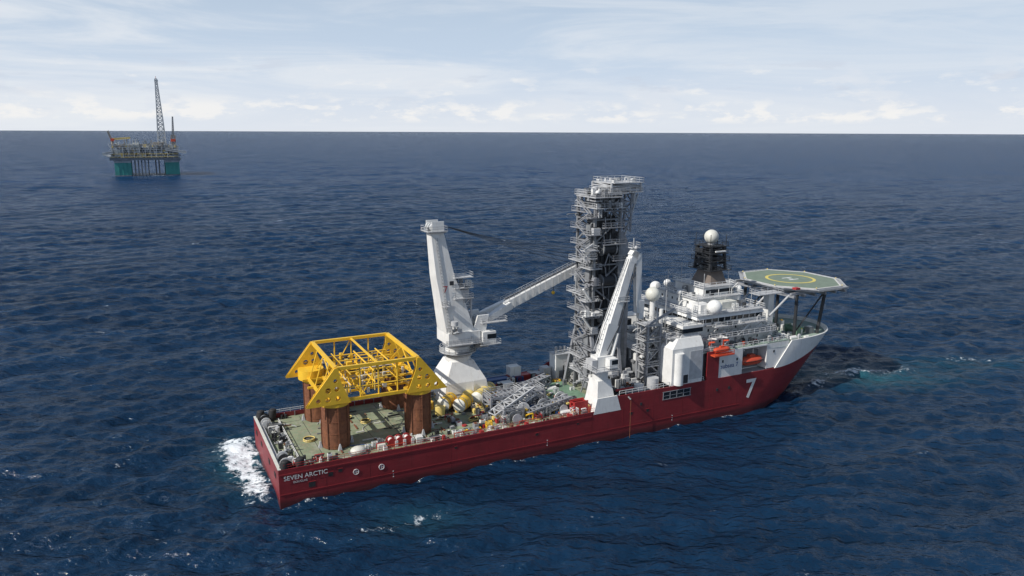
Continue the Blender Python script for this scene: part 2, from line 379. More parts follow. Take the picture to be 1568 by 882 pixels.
for q in(108.4,113): lb.tube([(q,1.5,16.9),(q,1.5,19.6),(q,-.4,20.2)],.18,orange,4)
lb.greeble(128.5,134,.8,2.6,17.5,8,[white,orange,grey],.4,1,1)
lb.obj('lifeboats',ship)
# ---------------------------------------------------------------- helideck
k=MB(); C=(150.8,16.2); HZ=30.2
oc=[(C[0]+13.1*math.cos(R(22.5+45*i)),C[1]+15.4*math.sin(R(22.5+45*i))) for i in range(8)]
def ring(pts,z0_,z1_,mat): 
    n=len(pts); vs=[(x,y,z0_) for x,y in pts]+[(x,y,z1_) for x,y in pts]
    k.add(vs,[tuple(range(n))[::-1],tuple(range(n,2*n))]+[(i,(i+1)%n,n+(i+1)%n,n+i) for i in range(n)],mat)
ring(oc,HZ-1.0,HZ,lgrey)
sc_=lambda f:[(C[0]+(x-C[0])*f,C[1]+(y-C[1])*f) for x,y in oc]
ring(sc_(.985),HZ,HZ+.02,cream); ring(sc_(.955),HZ+.02,HZ+.04,helig)
def annulus(r0,r1,z,mat,n=48):
    vs=[(C[0]+r*math.cos(2*math.pi*i/n),C[1]+r*math.sin(2*math.pi*i/n),z) for r in(r0,r1) for i in range(n)]
    k.add(vs,[(i,n+i,n+(i+1)%n,(i+1)%n) for i in range(n)],mat)
annulus(6.2,7.1,HZ+.07,hyel)
for x0,x1,y0,y1 in((-1.4,1.4,-.25,.25),(-1.6,-1.1,-1.8,1.8),(1.1,1.6,-1.8,1.8)): 
    zo=.055 if abs(y0)<1 else .075
    k.box(C[0]+y0,C[0]+y1,C[1]+x0,C[1]+x1,HZ+.045,HZ+zo,white)
a=sc_(1.0);b_=sc_(1.09);z0_=HZ-.7;z1_=HZ-.1
for i in range(8):
    j=(i+1)%8;n=7
    for q in range(n+1):
        f=q/n
        k.beam((a[i][0]+(a[j][0]-a[i][0])*f,a[i][1]+(a[j][1]-a[i][1])*f,z0_),(b_[i][0]+(b_[j][0]-b_[i][0])*f,b_[i][1]+(b_[j][1]-b_[i][1])*f,z1_),.08,lgrey)
    for g in(.25,.5,.75,1):
        P=lambda A,B:tuple(A[m]+(B[m]-A[m])*g for m in(0,1))+(z0_+(z1_-z0_)*g,)
        k.beam(P(a[i],b_[i]),P(a[j],b_[j]),.08,lgrey)
for y in np.arange(5,28,3.6): k.beam((139.4,y,HZ-1.5),(162,y,HZ-1.5),.3,mgrey)
for x in np.arange(140,163,4): k.beam((x,4,HZ-2.2),(x,28,HZ-2.2),.34,mgrey)
for y in(6,13,19,26):
    if y in(6,26): k.beam((152,y,16),(154,y,HZ-2),.48,dark,10)
    k.beam((143,y,16),(143,y,HZ-2),.45,dark,10)
    k.beam((133,y,23),(140,y,HZ-2),.3,lgrey,8)
for y in(6,26):k.beam((143,y,17),(153.8,y,HZ-2.1),.22,dark,8)
k.plat(129,138,6,10,HZ-1,lgrey); k.box(131,134,22,27,HZ-2.5,HZ-.4,white); k.box(139.6,141.2,3.4,4.8,HZ,HZ+.5,redp)
k.box(134.5,136.5,8,10,20,HZ-1.2,white)
for i in range(8): k.sph((oc[i][0],oc[i][1],HZ+.25),.2,pyel,8)
k.obj('helideck',ship)
# ---------------------------------------------------------------- main crane
c=MB(); cx,cy=49.2,27
c.frus((43.2,55.6,21.5,32),6.2,(44.0,54.8,22,32),11.5,white)
c.frus((44.0,54.8,22,32),11.5,(46.4,52.2,24.0,30.0),16.3,white)
c.box(45,48,21.7,21.78,6.4,8.8,mgrey); c.box(51,51.1,21.4,21.8,6.4,11.5,lgrey)
c.cyl(cx,cy,16.2,20.2,3.2,white,3.1,n=28); c.cyl(cx,cy,17.4,17.8,3.6,lgrey,n=28)
c.cyl(cx,cy,20.2,21,3.9,mgrey,n=28)
ring_=[(cx+4.6*math.cos(R(a)),cy+4.6*math.sin(R(a)),18.6) for a in range(0,360,20)]
c.cyl(cx,cy,18.4,18.6,4.7,lgrey,n=24); c.rail(ring_,lgrey,closed=True)
c.box(45.2,53.6,22.9,31,21,24.0,white); c.plat(44.4,54.4,21.9,22.9,21.2,lgrey)
def hx(x0,x1,y0,y1,z): return[(x0,y0,z),(x1,y0,z),(x1,y1,z),(x0,y1,z)]
def loft(secs,mat):
    for a,b_ in zip(secs[:-1],secs[1:]): c.hexa(a+b_,mat)
loft([hx(45.0,52.4,23.8,30.2,24.0),hx(44.0,50.2,24.2,29.8,31),hx(42.9,47.6,24.7,29.3,38),hx(42.0,45.2,25.4,28.6,48.6)],white)
c.box(41.5,45.8,24.9,29.1,48.6,49,lgrey); c.plat(40.9,45.9,24.4,29.6,49.1,lgrey)
for y in(25.6,27,28.4):
    c.beam((42.7,y-.25,50),(42.7,y+.25,50),.95,white,14); c.beam((44.5,y-.25,50),(44.5,y+.25,50),.8,lgrey,14)
c.box(42.1,45.1,24.9,25.2,49,51.4,white); c.box(42.1,45.1,28.8,29.1,49,51.4,white); c.greeble(41.7,44.7,25,28.6,49.2,7,[lgrey,grey],.3,.9,1.4)
for z in(37.6,35,32.4): c.plat(47.2,52.2,23.6,29,z,lgrey)
c.box(49,51.4,24.5,27.5,32.4,34.4,lgrey); c.greeble(48.6,52,24,28.4,35,6,[lgrey,grey,white],.4,1.2,1.5); c.lattice(49.8,51.8,24.4,28,24.0,32.4,4,.12,lgrey)
c.box(46.2,47.2,24.25,24.45,35.8,36.8,dark)
c.plat(44,45.5,22.3,24,31,lgrey)
for z in np.arange(24.5,47,.8):
    f=(z-24.2)/23.8; c.box(45.6-2.6*f,46-2.6*f,23.55+1.65*f,23.75+1.65*f,z,z+.06,lgrey)
for q in(45.55,46.05): c.beam((q,23.55,24.2),(q-2.6,25.2,47.5),.05,lgrey)
c.cyl(46.5,22.3,26.2,27.2,.9,lgrey,n=12)
c.greeble(45.5,48,22.2,23.8,24.0,9,[lgrey,grey,white],.4,1.2,1.8); c.greeble(50.5,55,22.4,30.5,21.0,22,[lgrey,grey,white,dark],.5,1.6,3.0)
c.box(54,57.6,22.2,24.6,20.6,23.6,white); c.box(55.2,57.65,22.15,24.65,21.8,23.0,glass); c.plat(53.2,58.8,21.6,25.2,20.5,lgrey); c.box(53.6,57,25.4,29,18.8,20.6,mgrey)
for y in(24.4,30.4):
    loft([hx(51.5,55.2,y-.6,y+.1,22),hx(53.4,56.4,y-.6,y+.1,27.6)],white)
piv=Vector((55.0,27.4,25.6)); tip=Vector((93,27.4,40.2)); D=(tip-piv)
for sy in(-2.7,2.7): c.beam(piv+Vector((0,sy,0)),piv+D*.22+Vector((0,sy*.42,0)),.65,white,4,r2=.95)
c.beam(piv+Vector((0,-3.6,0)),piv+Vector((0,3.6,0)),.5,lgrey,10)
for q in(.08,.14): c.beam(piv+D*q+Vector((0,-2.3,0)),piv+D*q+Vector((0,2.3,0)),.3,white)
c.beam(piv+D*.19,piv+D*.7,1.2,white,4,r2=1.05,ry=1.2); c.beam(piv+D*.7,tip,1.05,white,4,r2=.75,ry=1.0)
for q in np.arange(.2,.98,.05):
    P=piv+D*q; c.beam(P+Vector((0,-1.32,1.1)),P+Vector((0,-1.32,-1.1)),.06,lgrey)
for sy in(-1.0,1.0): c.rail([piv+D*.18+Vector((0,sy,1.35)),piv+D*.98+Vector((0,sy,1.0))],lgrey,h=1.0,step=1.6)
c.beam(piv+D*.2+Vector((0,0,1.7)),piv+D*.9+Vector((0,0,1.3)),.12,dark)
P=piv+D*.57; c.beam(P+Vector((0,-.3,-1)),P+Vector((0,-.3,-2.8)),.06,dark); c.sph(P+Vector((0,-.3,-3.2)),.5,yellow,10)
P=piv+D*.78;c.plat(P.x-1.5,P.x+1.5,24.8,26.3,P.z+.2,lgrey)
c.plat(piv.x-1,piv.x+6,22.5,24,25.8,lgrey)
for i,y in enumerate((25.6,26.4,27,27.8,28.4)):
    A=Vector((43.8,y,50.8));B=piv+D*(.74+.06*i)+Vector((0,(y-27)*.6,1.6)); pts=[]
    for q in range(13):
        f=q/12;p=A.lerp(B,f);p.z-=1.6*4*f*(1-f)*(.3+.2*i);pts.append(p)
    c.tube(pts,.05,dark,4)
c.obj('main_crane',ship)
text('7','crane_number',(44.4,24.05,34.2),2.3,redp,ship,rot=(R(88),0,0))
# ---------------------------------------------------------------- starboard knuckle crane
c=MB()
c.frus((73.2,79.6,.2,6),6.3,(74,78.8,.5,5.6),10,white); c.frus((74,78.8,.5,5.6),10,(74.5,78.1,1.2,5),14.2,white)
c.hexa([(72.6,-.17,6.6),(80.4,-.17,6.6),(80.4,.2,6.6),(72.6,.2,6.6),(73.6,-.17,10.4),(79.2,-.17,10.4),(79.2,.2,10.4),(73.6,.2,10.4)],white)
c.cyl(76.3,3.1,14,16.4,1.9,white,1.9,n=24); c.cyl(76.3,3.1,16.4,17,2.4,lgrey,n=20)
c.box(74.4,78.4,1.6,4.6,17,20,white); c.box(73.0,74.6,1.6,4.4,17.2,19.4,lgrey)
c.box(76.6,78.9,-.4,1.5,17.4,19.8,white); c.box(77.2,78.95,-.45,1.4,18.4,19.5,glass)
c.plat(72.8,79.4,-.6,5.6,17.1,lgrey)
a=Vector((76.2,3.1,19.2));b_=Vector((84.2,3.1,43.0))
c.beam(a,a.lerp(b_,.35),.8,white,4,r2=1.2,ry=1.0);c.beam(a.lerp(b_,.35),a.lerp(b_,.7),1.2,white,4,r2=1.0,ry=1.1);c.beam(a.lerp(b_,.7),b_,1.0,white,4,r2=.8)
for sy in(-.9,.9): 
    c.beam((78.6,3.1+sy,18),(82.2,3.1+sy,31.5),.28,mgrey,10); c.beam((78.2,3.1+sy,17.2),(80.4,3.1+sy,25.2),.45,white,10)
e_=Vector((86.6,3.1,29.5)); kn=Vector((85.2,3.1,44.6))
c.beam(b_+Vector((0,0,-1)),kn,.85,white,4); c.beam(kn+Vector((-1.0,0,0)),kn+Vector((.9,0,-1.5)),.85,white,4)
c.beam(kn+Vector((.7,0,-.6)),e_,.8,white,4,r2=.65); c.beam(e_+Vector((.5,0,3)),e_+Vector((.8,0,-1.6)),.85,white,4,r2=.6)
c.beam(b_+Vector((-1.5,-.2,-7)),kn+Vector((1.2,-.2,-4)),.3,mgrey,10)
c.plat(80,83,1.4,2.1,33,lgrey); c.sph(kn+Vector((-.4,-1,1)),.5,lgrey,10)
c.beam(kn+Vector((-.4,0,0)),kn+Vector((-.4,0,3.2)),.1,lgrey); c.plat(kn.x-1.4,kn.x+1,2.2,4,kn.z+1,lgrey)
for q in np.arange(.05,.95,.05):
    P=a.lerp(b_,q);c.box(P.x-1.6,P.x-1.5,P.y-.4,P.y+.4,P.z,P.z+.08,lgrey)
c.tube([a+Vector((-1.7,.4,2)),a.lerp(b_,.5)+Vector((-1.9,.4,0)),b_+Vector((-1,.4,0))],.07,lgrey,4)
c.tube([a+Vector((-1.7,-.4,2)),a.lerp(b_,.5)+Vector((-1.9,-.4,0)),b_+Vector((-1,-.4,0))],.07,lgrey,4)
c.tube([a+Vector((1.2,-1.1,2)),a.lerp(b_,.4)+Vector((1.5,-1.2,-1)),b_+Vector((.6,-1.1,-2))],.1,dark,5)
c.obj('knuckle_boom_crane',ship)
# ---------------------------------------------------------------- pipelay tower
c=MB()
c.box(81.2,86.2,13.2,18.4,9,52,dark)
c.lattice(79.6,86.9,12.2,20.2,6.2,57,9,.18,grey)
c.box(87.2,90.2,12.2,16.4,6.3,44,mgrey)
for z in np.arange(10,44,6): c.box(87.15,90.25,12.15,16.45,z,z+.15,grey)
c.box(88.4,89.4,12.1,12.18,12,42,grey); c.frus((87.2,90.2,12.2,16.4),44,(87.2,88.7,12.6,15.8),48,mgrey)
c.box(78.8,79.3,13,15,8,50,grey)
for i,z in enumerate(np.arange(10.5,56.5,4.15)):
    ox=random.uniform(.3,2.6);oy=random.uniform(.4,2.0)
    tm=random.choice([lgrey,mgrey,mgrey])
    c.plat(79.2-ox,80.8,12-oy,15,z,tm); c.plat(79.2-ox*.7,79.9,15,20.8+random.uniform(0,2),z+1.1,tm)
    if z>40: c.plat(81.5,87.2+random.uniform(0,1),10.8,12.1,z+1.6,tm)
    elif i%3==1: c.plat(84.5,88.2,11.0,12.1,z+1.6,mgrey)
    if i%3==0: c.box(79.4-ox*.5,80.6,11.2,12.4,z,z+1.6,random.choice([lgrey,white,mgrey]))
    c.greeble(79.4,80.8,11.2,12.4,z,4,[lgrey,grey,mgrey,dark],.3,1.0,1.8)
    c.greeble(82,86.2,12.2,13.2,z,4,[dark,grey,dark,dark],.3,1.1,2.0)
    c.greeble(77.8,80.0,12,19.5,z,4,[lgrey,grey,mgrey,dark],.3,.9,1.6)
    x=random.uniform(80,84); c.beam((x,12.0,z-4),(x+random.uniform(-1.5,1.5),11.8,z),.14,mgrey,6)
for x in(82.2,83.4,84.6): c.beam((x,12.9,9),(x,12.9,54),.16,random.choice([grey,dark,mgrey]),8)
for i,z in enumerate(np.arange(8,54,3)):
    y0,y1=(12.5,18.5) if i%2 else (18.5,12.5)
    for q in(77.9,78.7): c.beam((q,y0,z),(q,y1,z+3),.1,mgrey)
for z in(18,27,36,44): 
    c.beam((81.8,12.6,z),(85.6,12.6,z),1.4,dark,16); c.beam((81.6,12.6,z),(81.9,12.6,z),1.7,grey,16);c.beam((85.4,12.6,z),(85.7,12.6,z),1.7,grey,16)
c.plat(79,87.8,10.6,21,54.3,lgrey); c.box(80.8,85.6,12.8,19,54.3,57,grey)
c.plat(78.2,86,10,19,57,lgrey); c.plat(83,92.6,10.8,20.6,58.0,lgrey)
c.lattice(83.6,92.2,11.4,20,58.0,60.2,3,.13,lgrey); c.plat(84,92.8,10.8,20.6,60.3,lgrey); c.box(84.4,88.0,12,18.5,58,59.7,grey)
c.lattice(87,90,12,15,48,58,4,.12,mgrey)
c.beam((90.8,12.2,57.6),(90.8,12.2,55),.45,lgrey,10); c.sph((81,15,58.4),.9,lgrey,14); c.sph((80,12,58.0),.6,white,10)
c.greeble(84.5,92,11.5,19.5,60.3,10,[white,lgrey,grey],.4,1.1,.9)
c.greeble(79.5,85,10.6,18,57,24,[white,lgrey,grey,dark,mgrey],.4,1.3,1.8); c.greeble(79.5,87,10.8,12.6,54.3,14,[white,lgrey,grey,dark],.4,1.2,1.9)
c.beam((88.6,12.4,47),(92,12.2,57.4),.18,lgrey)
for z in(43.5,45.5): c.beam((79,12,z),(75.5,10.5,z-1.2),.18,lgrey); c.plat(75.4,79,9.8,12,z-1.2,lgrey)
for z in (31,24): c.beam((79,12,z),(76.5,12,z+3.4),.3,white,6)
c.plat(76,81,9.6,12,28,lgrey);c.greeble(76.5,81,10,11.6,28,6,[white,lgrey],.4,1.2,2)
for x in(79.4,87): c.beam((x,9,6.2),(x,12.2,22),.4,mgrey,4); c.beam((x,20,22),(x,25,6.2),.4,mgrey,4)
c.greeble(78,90,8.6,11.6,6.2,34,[lgrey,white,mgrey,dark,dark],.6,2.4,7)
c.obj('pipelay_tower',ship)
# ---------------------------------------------------------------- machinery between tower and house
c=MB()
c.box(91.5,104,8,26,6.2,14,grey); c.box(96,104,9,24,14,19.5,white); c.box(92,96,10,20,14,17.5,mgrey)
c.plat(91,95.8,6,26,17.6,lgrey); c.plat(91,103,4.5,8,14.6,lgrey)
c.lattice(91.4,95.2,5,9,6.2,25,6,.15,mgrey); c.plat(90.8,95.6,4.4,9.4,21,lgrey); c.plat(90.8,95.6,4.4,9.4,25.1,lgrey)
c.cyl(98,8.5,19.5,28,.5,white);c.sph((97,11,31.5),1.9,cream,24);c.cyl(97,11,19.5,30.4,.7,white)
c.beam((92,6,25),(99,4,29),.35,mgrey,6);c.beam((94,5,25),(94,5,31),.2,lgrey,6)
c.lattice(96,103,3.4,8,20.2,23.0,2,.1,lgrey)
for i in(0,2,4): c.plat(96+i*1.4,99+i*1.4,2,7,21.9+i*.5,lgrey)
for z in(16,19,22): c.greeble(91.5,95,5,9,z,9,[lgrey,white,grey,dark],.4,1.5,2)
c.greeble(91,104,7,25,14,44,[lgrey,white,grey,dark,mgrey,dark],.6,2.2,3.5)
c.greeble(96,104,9,24,19.5,26,[lgrey,white,grey,white,dark],.6,2.2,2.6)
c.greeble(80,95,1.2,8,6.2,90,[grey,mgrey,dark,white,dark,rustm,lgrey],.5,2.2,4.6)
c.greeble(80,90,21,31,6.2,44,[grey,lgrey,dark,white,mgrey],.6,2.4,5)
c.cyl(91.8,2.8,6.2,12.3,1.5,lgrey,n=18); c.cyl(87.5,2.6,6.2,11.2,1.2,white,n=18)
c.box(83,86.5,1.2,4.2,6.2,10.2,mgrey); c.beam((80,1.6,11),(85,1.6,11),.3,redp,8)
c.obj('midship_machinery',ship)
# ---------------------------------------------------------------- deck equipment
c=MB()
for (x,y) in((43.2,19.6),(46.5,17.4),(52.3,20.0),(55.2,22.8)):
    A=Vector((x-1.7,y-1.5,8.1));B=Vector((x+1.7,y+1.5,8.1)); c.beam(A,B,1.7,pyel if x>50 else yellow,20)
    dd=(B-A).normalized(); c.beam(A-dd*.5,A,1.0,cream,16,r2=1.7); c.beam(B,B+dd*.5,1.7,cream,16,r2=1.0)
    for q in(.25,.75): c.beam(A.lerp(B,q)-dd*.08,A.lerp(B,q)+dd*.08,1.76,grey,20)
    c.box(x-1.8,x+1.8,y-1.8,y+1.8,6.2,6.7,dark)
c.cyl(49.5,21.2,6.2,9.0,1.4,pyel); c.sph((49.5,21.2,9),1.4,pyel,14,(1,1,.4)); c.box(57,61,17,20.5,6.2,8.8,mgrey)
c.cyl(40.5,17.4,6.2,8.2,1.3,pyel); c.cyl(39.2,21.8,6.2,8.0,1.2,yellow)
for (x0,x1,y0,y1,z1_) in((51,59,11,15.5,10.4),(60.5,66,12,17,10),(52,57,6,10,8.8)):
    c.lattice(x0,x1,y0,y1,6.2,z1_,3,.15,mgrey)
    c.rail([(x0,y0,z1_),(x1,y0,z1_),(x1,y1,z1_),(x0,y1,z1_)],lgrey,closed=True)
    for q in np.arange(x0,x1,1.2): c.beam((q,y0,z1_),(q,y1,z1_),.1,mgrey)
    c.greeble(x0+.5,x1-.5,y0+.5,y1-.5,6.2,22,[dark,grey,mgrey,dark,lgrey],.5,1.8,3)
c.lat_beam((50,8,7),(62,11,11.2),2.6,2,8,.12,lgrey); c.lat_beam((58,6,7),(70,6.5,9),2,1.6,8,.11,mgrey)
c.lat_beam((60,18,8),(72,21,9.5),2.2,2.0,8,.12,mgrey);c.lat_beam((49,12,6.9),(50.5,18,6.9),1.4,1.2,5,.08,pyel)
for x,y,r in((57.5,8,1.7),(63.6,7.5,1.5),(69.5,9.5,1.6),(54,4.2,1.2),(62,21,1.3),(67,5.2,1.1)):
    c.beam((x,y-.9,6.4+r),(x,y+.9,6.4+r),r*.6,dark,18)
    for q in(-1,1): c.beam((x,y+q*.95-.08,6.4+r),(x,y+q*.95+.08,6.4+r),r,random.choice([lgrey,grey,white]),20)
c.greeble(48,73,4,24,6.2,170,[grey,mgrey,dark,white,lgrey,pyel,grey,redp,dark,blue,yellow,rustm],.4,1.9,2.1)
c.greeble(45,80,24,31,6.2,70,[grey,lgrey,dark,white,redp,blue,rustm,yellow],.5,1.8,2.6)
c.greeble(38,50,3,18,6.2,40,[grey,mgrey,dark,white,lgrey,pyel,rustm,yellow,redp],.3,1.4,1.3)
c.greeble(36,44,20,30,6.2,26,[grey,mgrey,dark,pyel,yellow,white],.3,1.6,1.6)
c.greeble(66,79,9,24,7.1,16,[grey,lgrey,yellow,dark,white],.3,1.2,1.2)
for x,y,r in((60,4.6,.9),(46,10,1.1),(71.5,22,1.0),(40,24,1.2),(23,20,1.1),(20,24,.8),(9,15,1.2)):
    for q in range(3): c.ringc((x,y,6.35+q*.18),r-.12*(q%2),random.choice([dark,black,pyel]),.11)
for _ in range(20):
    x=random.uniform(4,62);y=random.uniform(3,28);p=[(x,y,6.3)];a=random.uniform(0,6.28)
    for q in range(9): a+=random.uniform(-.6,.6);x+=.9*math.cos(a);y=min(30,max(2,y+.9*math.sin(a)));p.append((x,y,6.3))
    c.tube(p,.08,random.choice([dark,black,rustm,lgrey,blue]),5)
c.box(77.5,82,26.5,30,6.2,13.4,white); c.box(77.3,82.2,26.3,30.2,13.4,13.6,lgrey); c.box(78.5,79.6,26.42,26.5,7,9,grey); c.rail([(77.4,26.4,13.6),(82,26.4,13.6),(82,30,13.6)],white)
for x in(78.6,80,81.2): c.cyl(x,28.5,13.6,15.2,.4,lgrey,n=10)
c.box(74.6,76.8,28,30.5,6.2,9.8,lgrey); c.lattice(84,88,25,30,6.2,14,3,.12,grey)
c.greeble(66,73,1.5,5,6.2,18,[redp,orange,white,grey,pyel],.5,1.6,1.9)
c.box(68.6,72.4,2,2.3,6.2,9.6,redp);c.box(68.6,72.4,4,4.3,6.2,9.6,redp);c.lattice(68.8,72.2,2.35,3.95,6.2,9.2,2,.12,redp)
for x in(24.2,26,27.8):
    c.beam((x,3.6,7.4),(x,5.2,7.4),.5,white,14)
    for q in(3.5,5.2): c.beam((x-.0,q-.1,7.3),(x,q+.1,7.3),.95,redp,18)
    c.beam((x+.9,4,6.2),(x+.9,4,8.4),.12,white);c.box(x+.6,x+1.2,3.2,3.8,6.2,7.6,white)
c.sph((16.8,3.6,6.9),1.4,cream,18,(1.2,1,.65)); c.box(15,18.6,2.4,4.8,6.2,6.5,grey)
c.box(29.5,31,3,4.6,6.2,7.6,white);c.box(21,22.6,3,4.4,6.2,7.4,cream);c.box(32.8,35,2.8,4.2,6.2,7.0,dark)
c.greeble(18,40,2.2,6,6.2,34,[white,grey,dark,redp,cream,black,white],.3,1.1,1.3)
c.greeble(2.5,13,2.2,5,6.2,22,[white,grey,dark,dark,lgrey,redp],.3,1.3,1.4)
for s_ in np.arange(38,72,1.9): c.box(s_,s_+random.uniform(.4,1.5),.9,1.9,6.2,6.6+random.random()*.9,random.choice([redp,rustm,grey,cream,wood]))
for s_ in np.arange(22,70,8.0): c.rail([(s_,2.2,6.2),(s_+4.6,2.2,6.2)],orange if int(s_)%16==6 else lgrey,h=1.2)
for _ in range(46):
    x=random.uniform(3,48);y=random.uniform(4,29);l=random.uniform(.8,3.2)
    c.box(x,x+l,y,y+.3,6.22,6.45,random.choice([wood,dark,grey,cream])) if random.random()<.5 else c.box(x,x+.3,y,y+l,6.22,6.42,random.choice([wood,dark,rustm]))
for t_ in(2.4,6,26.5,29.8): 
    c.beam((1.9,t_-.7,7.2),(1.9,t_+.7,7.2),.8,grey,14)
    for q in(-.8,.8): c.beam((1.9,t_+q-.06,7.2),(1.9,t_+q+.06,7.2),1.15,random.choice([white,dark]),16)
for x,y in((1.2,.9),(1.2,31.2),(4.2,1.1),(3.9,31.1)):
    c.beam((x-.2,y,6.2),(x+.2,y,8.5),1.0,black,16,r2=.85); c.sph((x+.2,y,8.5),.85,black,14,(1,1,.5))
c.greeble(1.8,4.6,7,26,6.2,44,[white,lgrey,dark,grey,cream,black],.3,1.3,1.7)
c.rail([(4.8,5,6.2),(4.8,28,6.2)],white,h=1.2)
for x in(6,40,60):
    for y in(1.3,30.6):
        for q in(0,.9): c.cyl(x+q,y,6.2,7.2,.28,black,n=10)
c.obj('deck_equipment',ship)
def container(x,y,z,L_,rot,mat):
    e=MB(); W=2.44;H=2.6
    e.box(0,L_,0,W,.15,H-.1,mat)
    for i in np.arange(.2,L_-.2,.4): e.box(i,i+.18,-.05,0,.3,H-.25,mat); e.box(i,i+.18,W,W+.05,.3,H-.25,mat)
    for X in(-.04,L_-.12):
        for Y in(-.06,W-.1): e.box(X,X+.16,Y,Y+.16,0,H,mat)
    e.box(-.06,L_+.06,-.07,.05,H-.12,H,mat);e.box(-.06,L_+.06,W-.05,W+.07,H-.12,H,mat);e.box(-.06,L_+.06,-.06,.06,0,.16,mat)
    for q in(.5,1,1.5,2): e.beam((-.08,q,.2),(-.08,q,H-.2),.03,lgrey)
    o=e.obj('shipping_container')
    o.matrix_world=Matrix.Translation(Vector(SHIP_LOC))@Matrix.Rotation(SHIP_ROT,4,'Z')@Matrix.Translation((x,y,z))@Matrix.Rotation(rot,4,'Z')
for a in((58,27.5,6.2,6.06,0,blue),(64.6,28,6.2,6.06,0,redp),(64.6,28,8.85,3,0,white),(71,27.6,6.2,3,0,lgrey),(60.5,23.6,6.2,3,0,white)): container(*a)
# ---------------------------------------------------------------- subsea template cargo
tp=empty('subsea_template_structure',SHIP_LOC,SHIP_ROT)
c=MB()
for x in(13.8,32.4):
    for y in(10.2,27.6):
        c.cyl(x,y,6.3,15.6,2.95,rustm,n=32); c.cyl(x,y,15.6,16.3,3.1,yellow,n=32)
        for z in(7,9.6,12.2,14.8): c.cyl(x,y,z,z+.14,3.03,rustm,n=32)
        for a in range(0,360,45): c.beam((x+3.05*math.cos(R(a)),y+3.05*math.sin(R(a)),6.3),(x+3.05*math.cos(R(a)),y+3.05*math.sin(R(a)),15.4),.1,rustm)
        for a in(0,90,180,270):
            qx,qy=x+3.4*math.cos(R(a)),y+3.4*math.sin(R(a)); c.frus((qx-.4,qx+.4,qy-.4,qy+.4),6.2,(qx-.12,qx+.12,qy-.12,qy+.12),7.6,lgrey)
c.cyl(12.6,27.6,16.3,18.6,2.9,yellow,n=28)
c.obj('suction_anchors',tp)
c=MB(); Z0,Z1=16.9,24.0;X0,X1,XB0,XB1=13.8,31.8,8.2,37.4;Y0,Y1=7.6,29.8
top=[(X0,Y0,Z1),(X1,Y0,Z1),(X1,Y1,Z1),(X0,Y1,Z1)]
for i in range(4): c.beam(top[i],top[(i+1)%4],.34,yellow,4)
for y in(Y0,Y1):
    c.beam((XB0,y,Z0),(X0,y,Z1),.3,yellow);c.beam((XB1,y,Z0),(X1,y,Z1),.3,yellow)
    c.beam((XB0,y,Z0),(XB1,y,Z0),.34,yellow)
    for x in(18.8,22.8,27): c.beam((x,y,Z0),(x,y,Z1),.18,yellow,6)
    c.beam((18.8,y,Z0),(22.8,y,Z1),.14,yellow,6)
    c.beam((XB0+2,y,Z0+2.6),(XB1-2,y,Z0+2.6),.16,yellow,6)
for x in(11.5,X0+1,20,26,X1-1,34.5): c.beam((x,Y0,Z0),(x,Y1,Z0),.28,yellow)
for y in(13,18.7,24.4): c.beam((10,y,Z0),(35.6,y,Z0),.24,yellow)
c.beam((22.8,Y0,Z1),(22.8,Y1,Z1),.18,yellow)
for x in(X0,X1):
    s_=-1 if x==X0 else 1
    for y in(13,18.7,24.4): c.beam((x,y,Z1),(x+s_*2.2,y,Z0),.14,yellow,6)
    c.beam((x,Y0,Z0),(x,18.7,Z1-.3),.13,yellow,6); c.beam((x,Y1,Z0),(x,18.7,Z1-.3),.13,yellow,6)
for x in(17.5,22.8,28):
    for y in(12,16,21,25.5): c.beam((x,y,Z0),(x,y,Z0+4.6),.18,yellow,6)
for z in(Z0+2.2,Z0+4.5):
    for x in(17.5,22.8,28): c.beam((x,10,z),(x,27.5,z),.17,yellow,6)
    for y in(12,16,21,25.5): c.beam((16,y,z),(30,y,z),.15,yellow,6)
for _ in range(56):
    x=random.uniform(15,30);y=random.uniform(9.5,28);a=random.uniform(.4,1.4);z=Z0+random.choice([.3,.3,2.4])
    m=random.choice([yellow,yellow,pyel,pyel,lgrey,yellow,dark,cream])
    if random.random()<.5: c.box(x-a/2,x+a/2,y-a/2,y+a/2,z,z+random.uniform(.4,1.8),m)
    else: c.beam((x,y,z),(x,y,z+random.uniform(.8,2.4)),a*.35,m,12)
for _ in range(20):
    x=random.uniform(15,30);y=random.uniform(10,27);z=Z0+random.uniform(.8,4);q=random.uniform(3,8)
    c.tube([(x,y,Z0+.2),(x,y,z),(min(31,x+q),y,z)] if random.random()<.5 else [(x,y,Z0+.2),(x,y,z),(x,min(28,y+q),z)],.13,random.choice([yellow,pyel,lgrey]),8)
c.obj('yellow_frame',tp)
def gusset(y,pts,holes,name):
    cu=bpy.data.curves.new(name,'CURVE');cu.dimensions='2D';cu.fill_mode='BOTH';cu.extrude=.10;cu.materials.append(yellow)
    sp=cu.splines.new('POLY');sp.points.add(len(pts)-1)
    for i,(x,z) in enumerate(pts): sp.points[i].co=(x,z,0,1)
    sp.use_cyclic_u=True
    for hx_,hz_,hr in holes:
        sp=cu.splines.new('POLY');sp.points.add(15)
        for i in range(16): sp.points[i].co=(hx_+hr*math.cos(-i*math.pi/8),hz_+hr*math.sin(-i*math.pi/8),0,1)
        sp.use_cyclic_u=True
    o=bpy.data.objects.new(name,cu);scene.collection.objects.link(o);o.parent=tp;o.location=(0,y,0);o.rotation_euler=(R(90),0,0)
n_=0
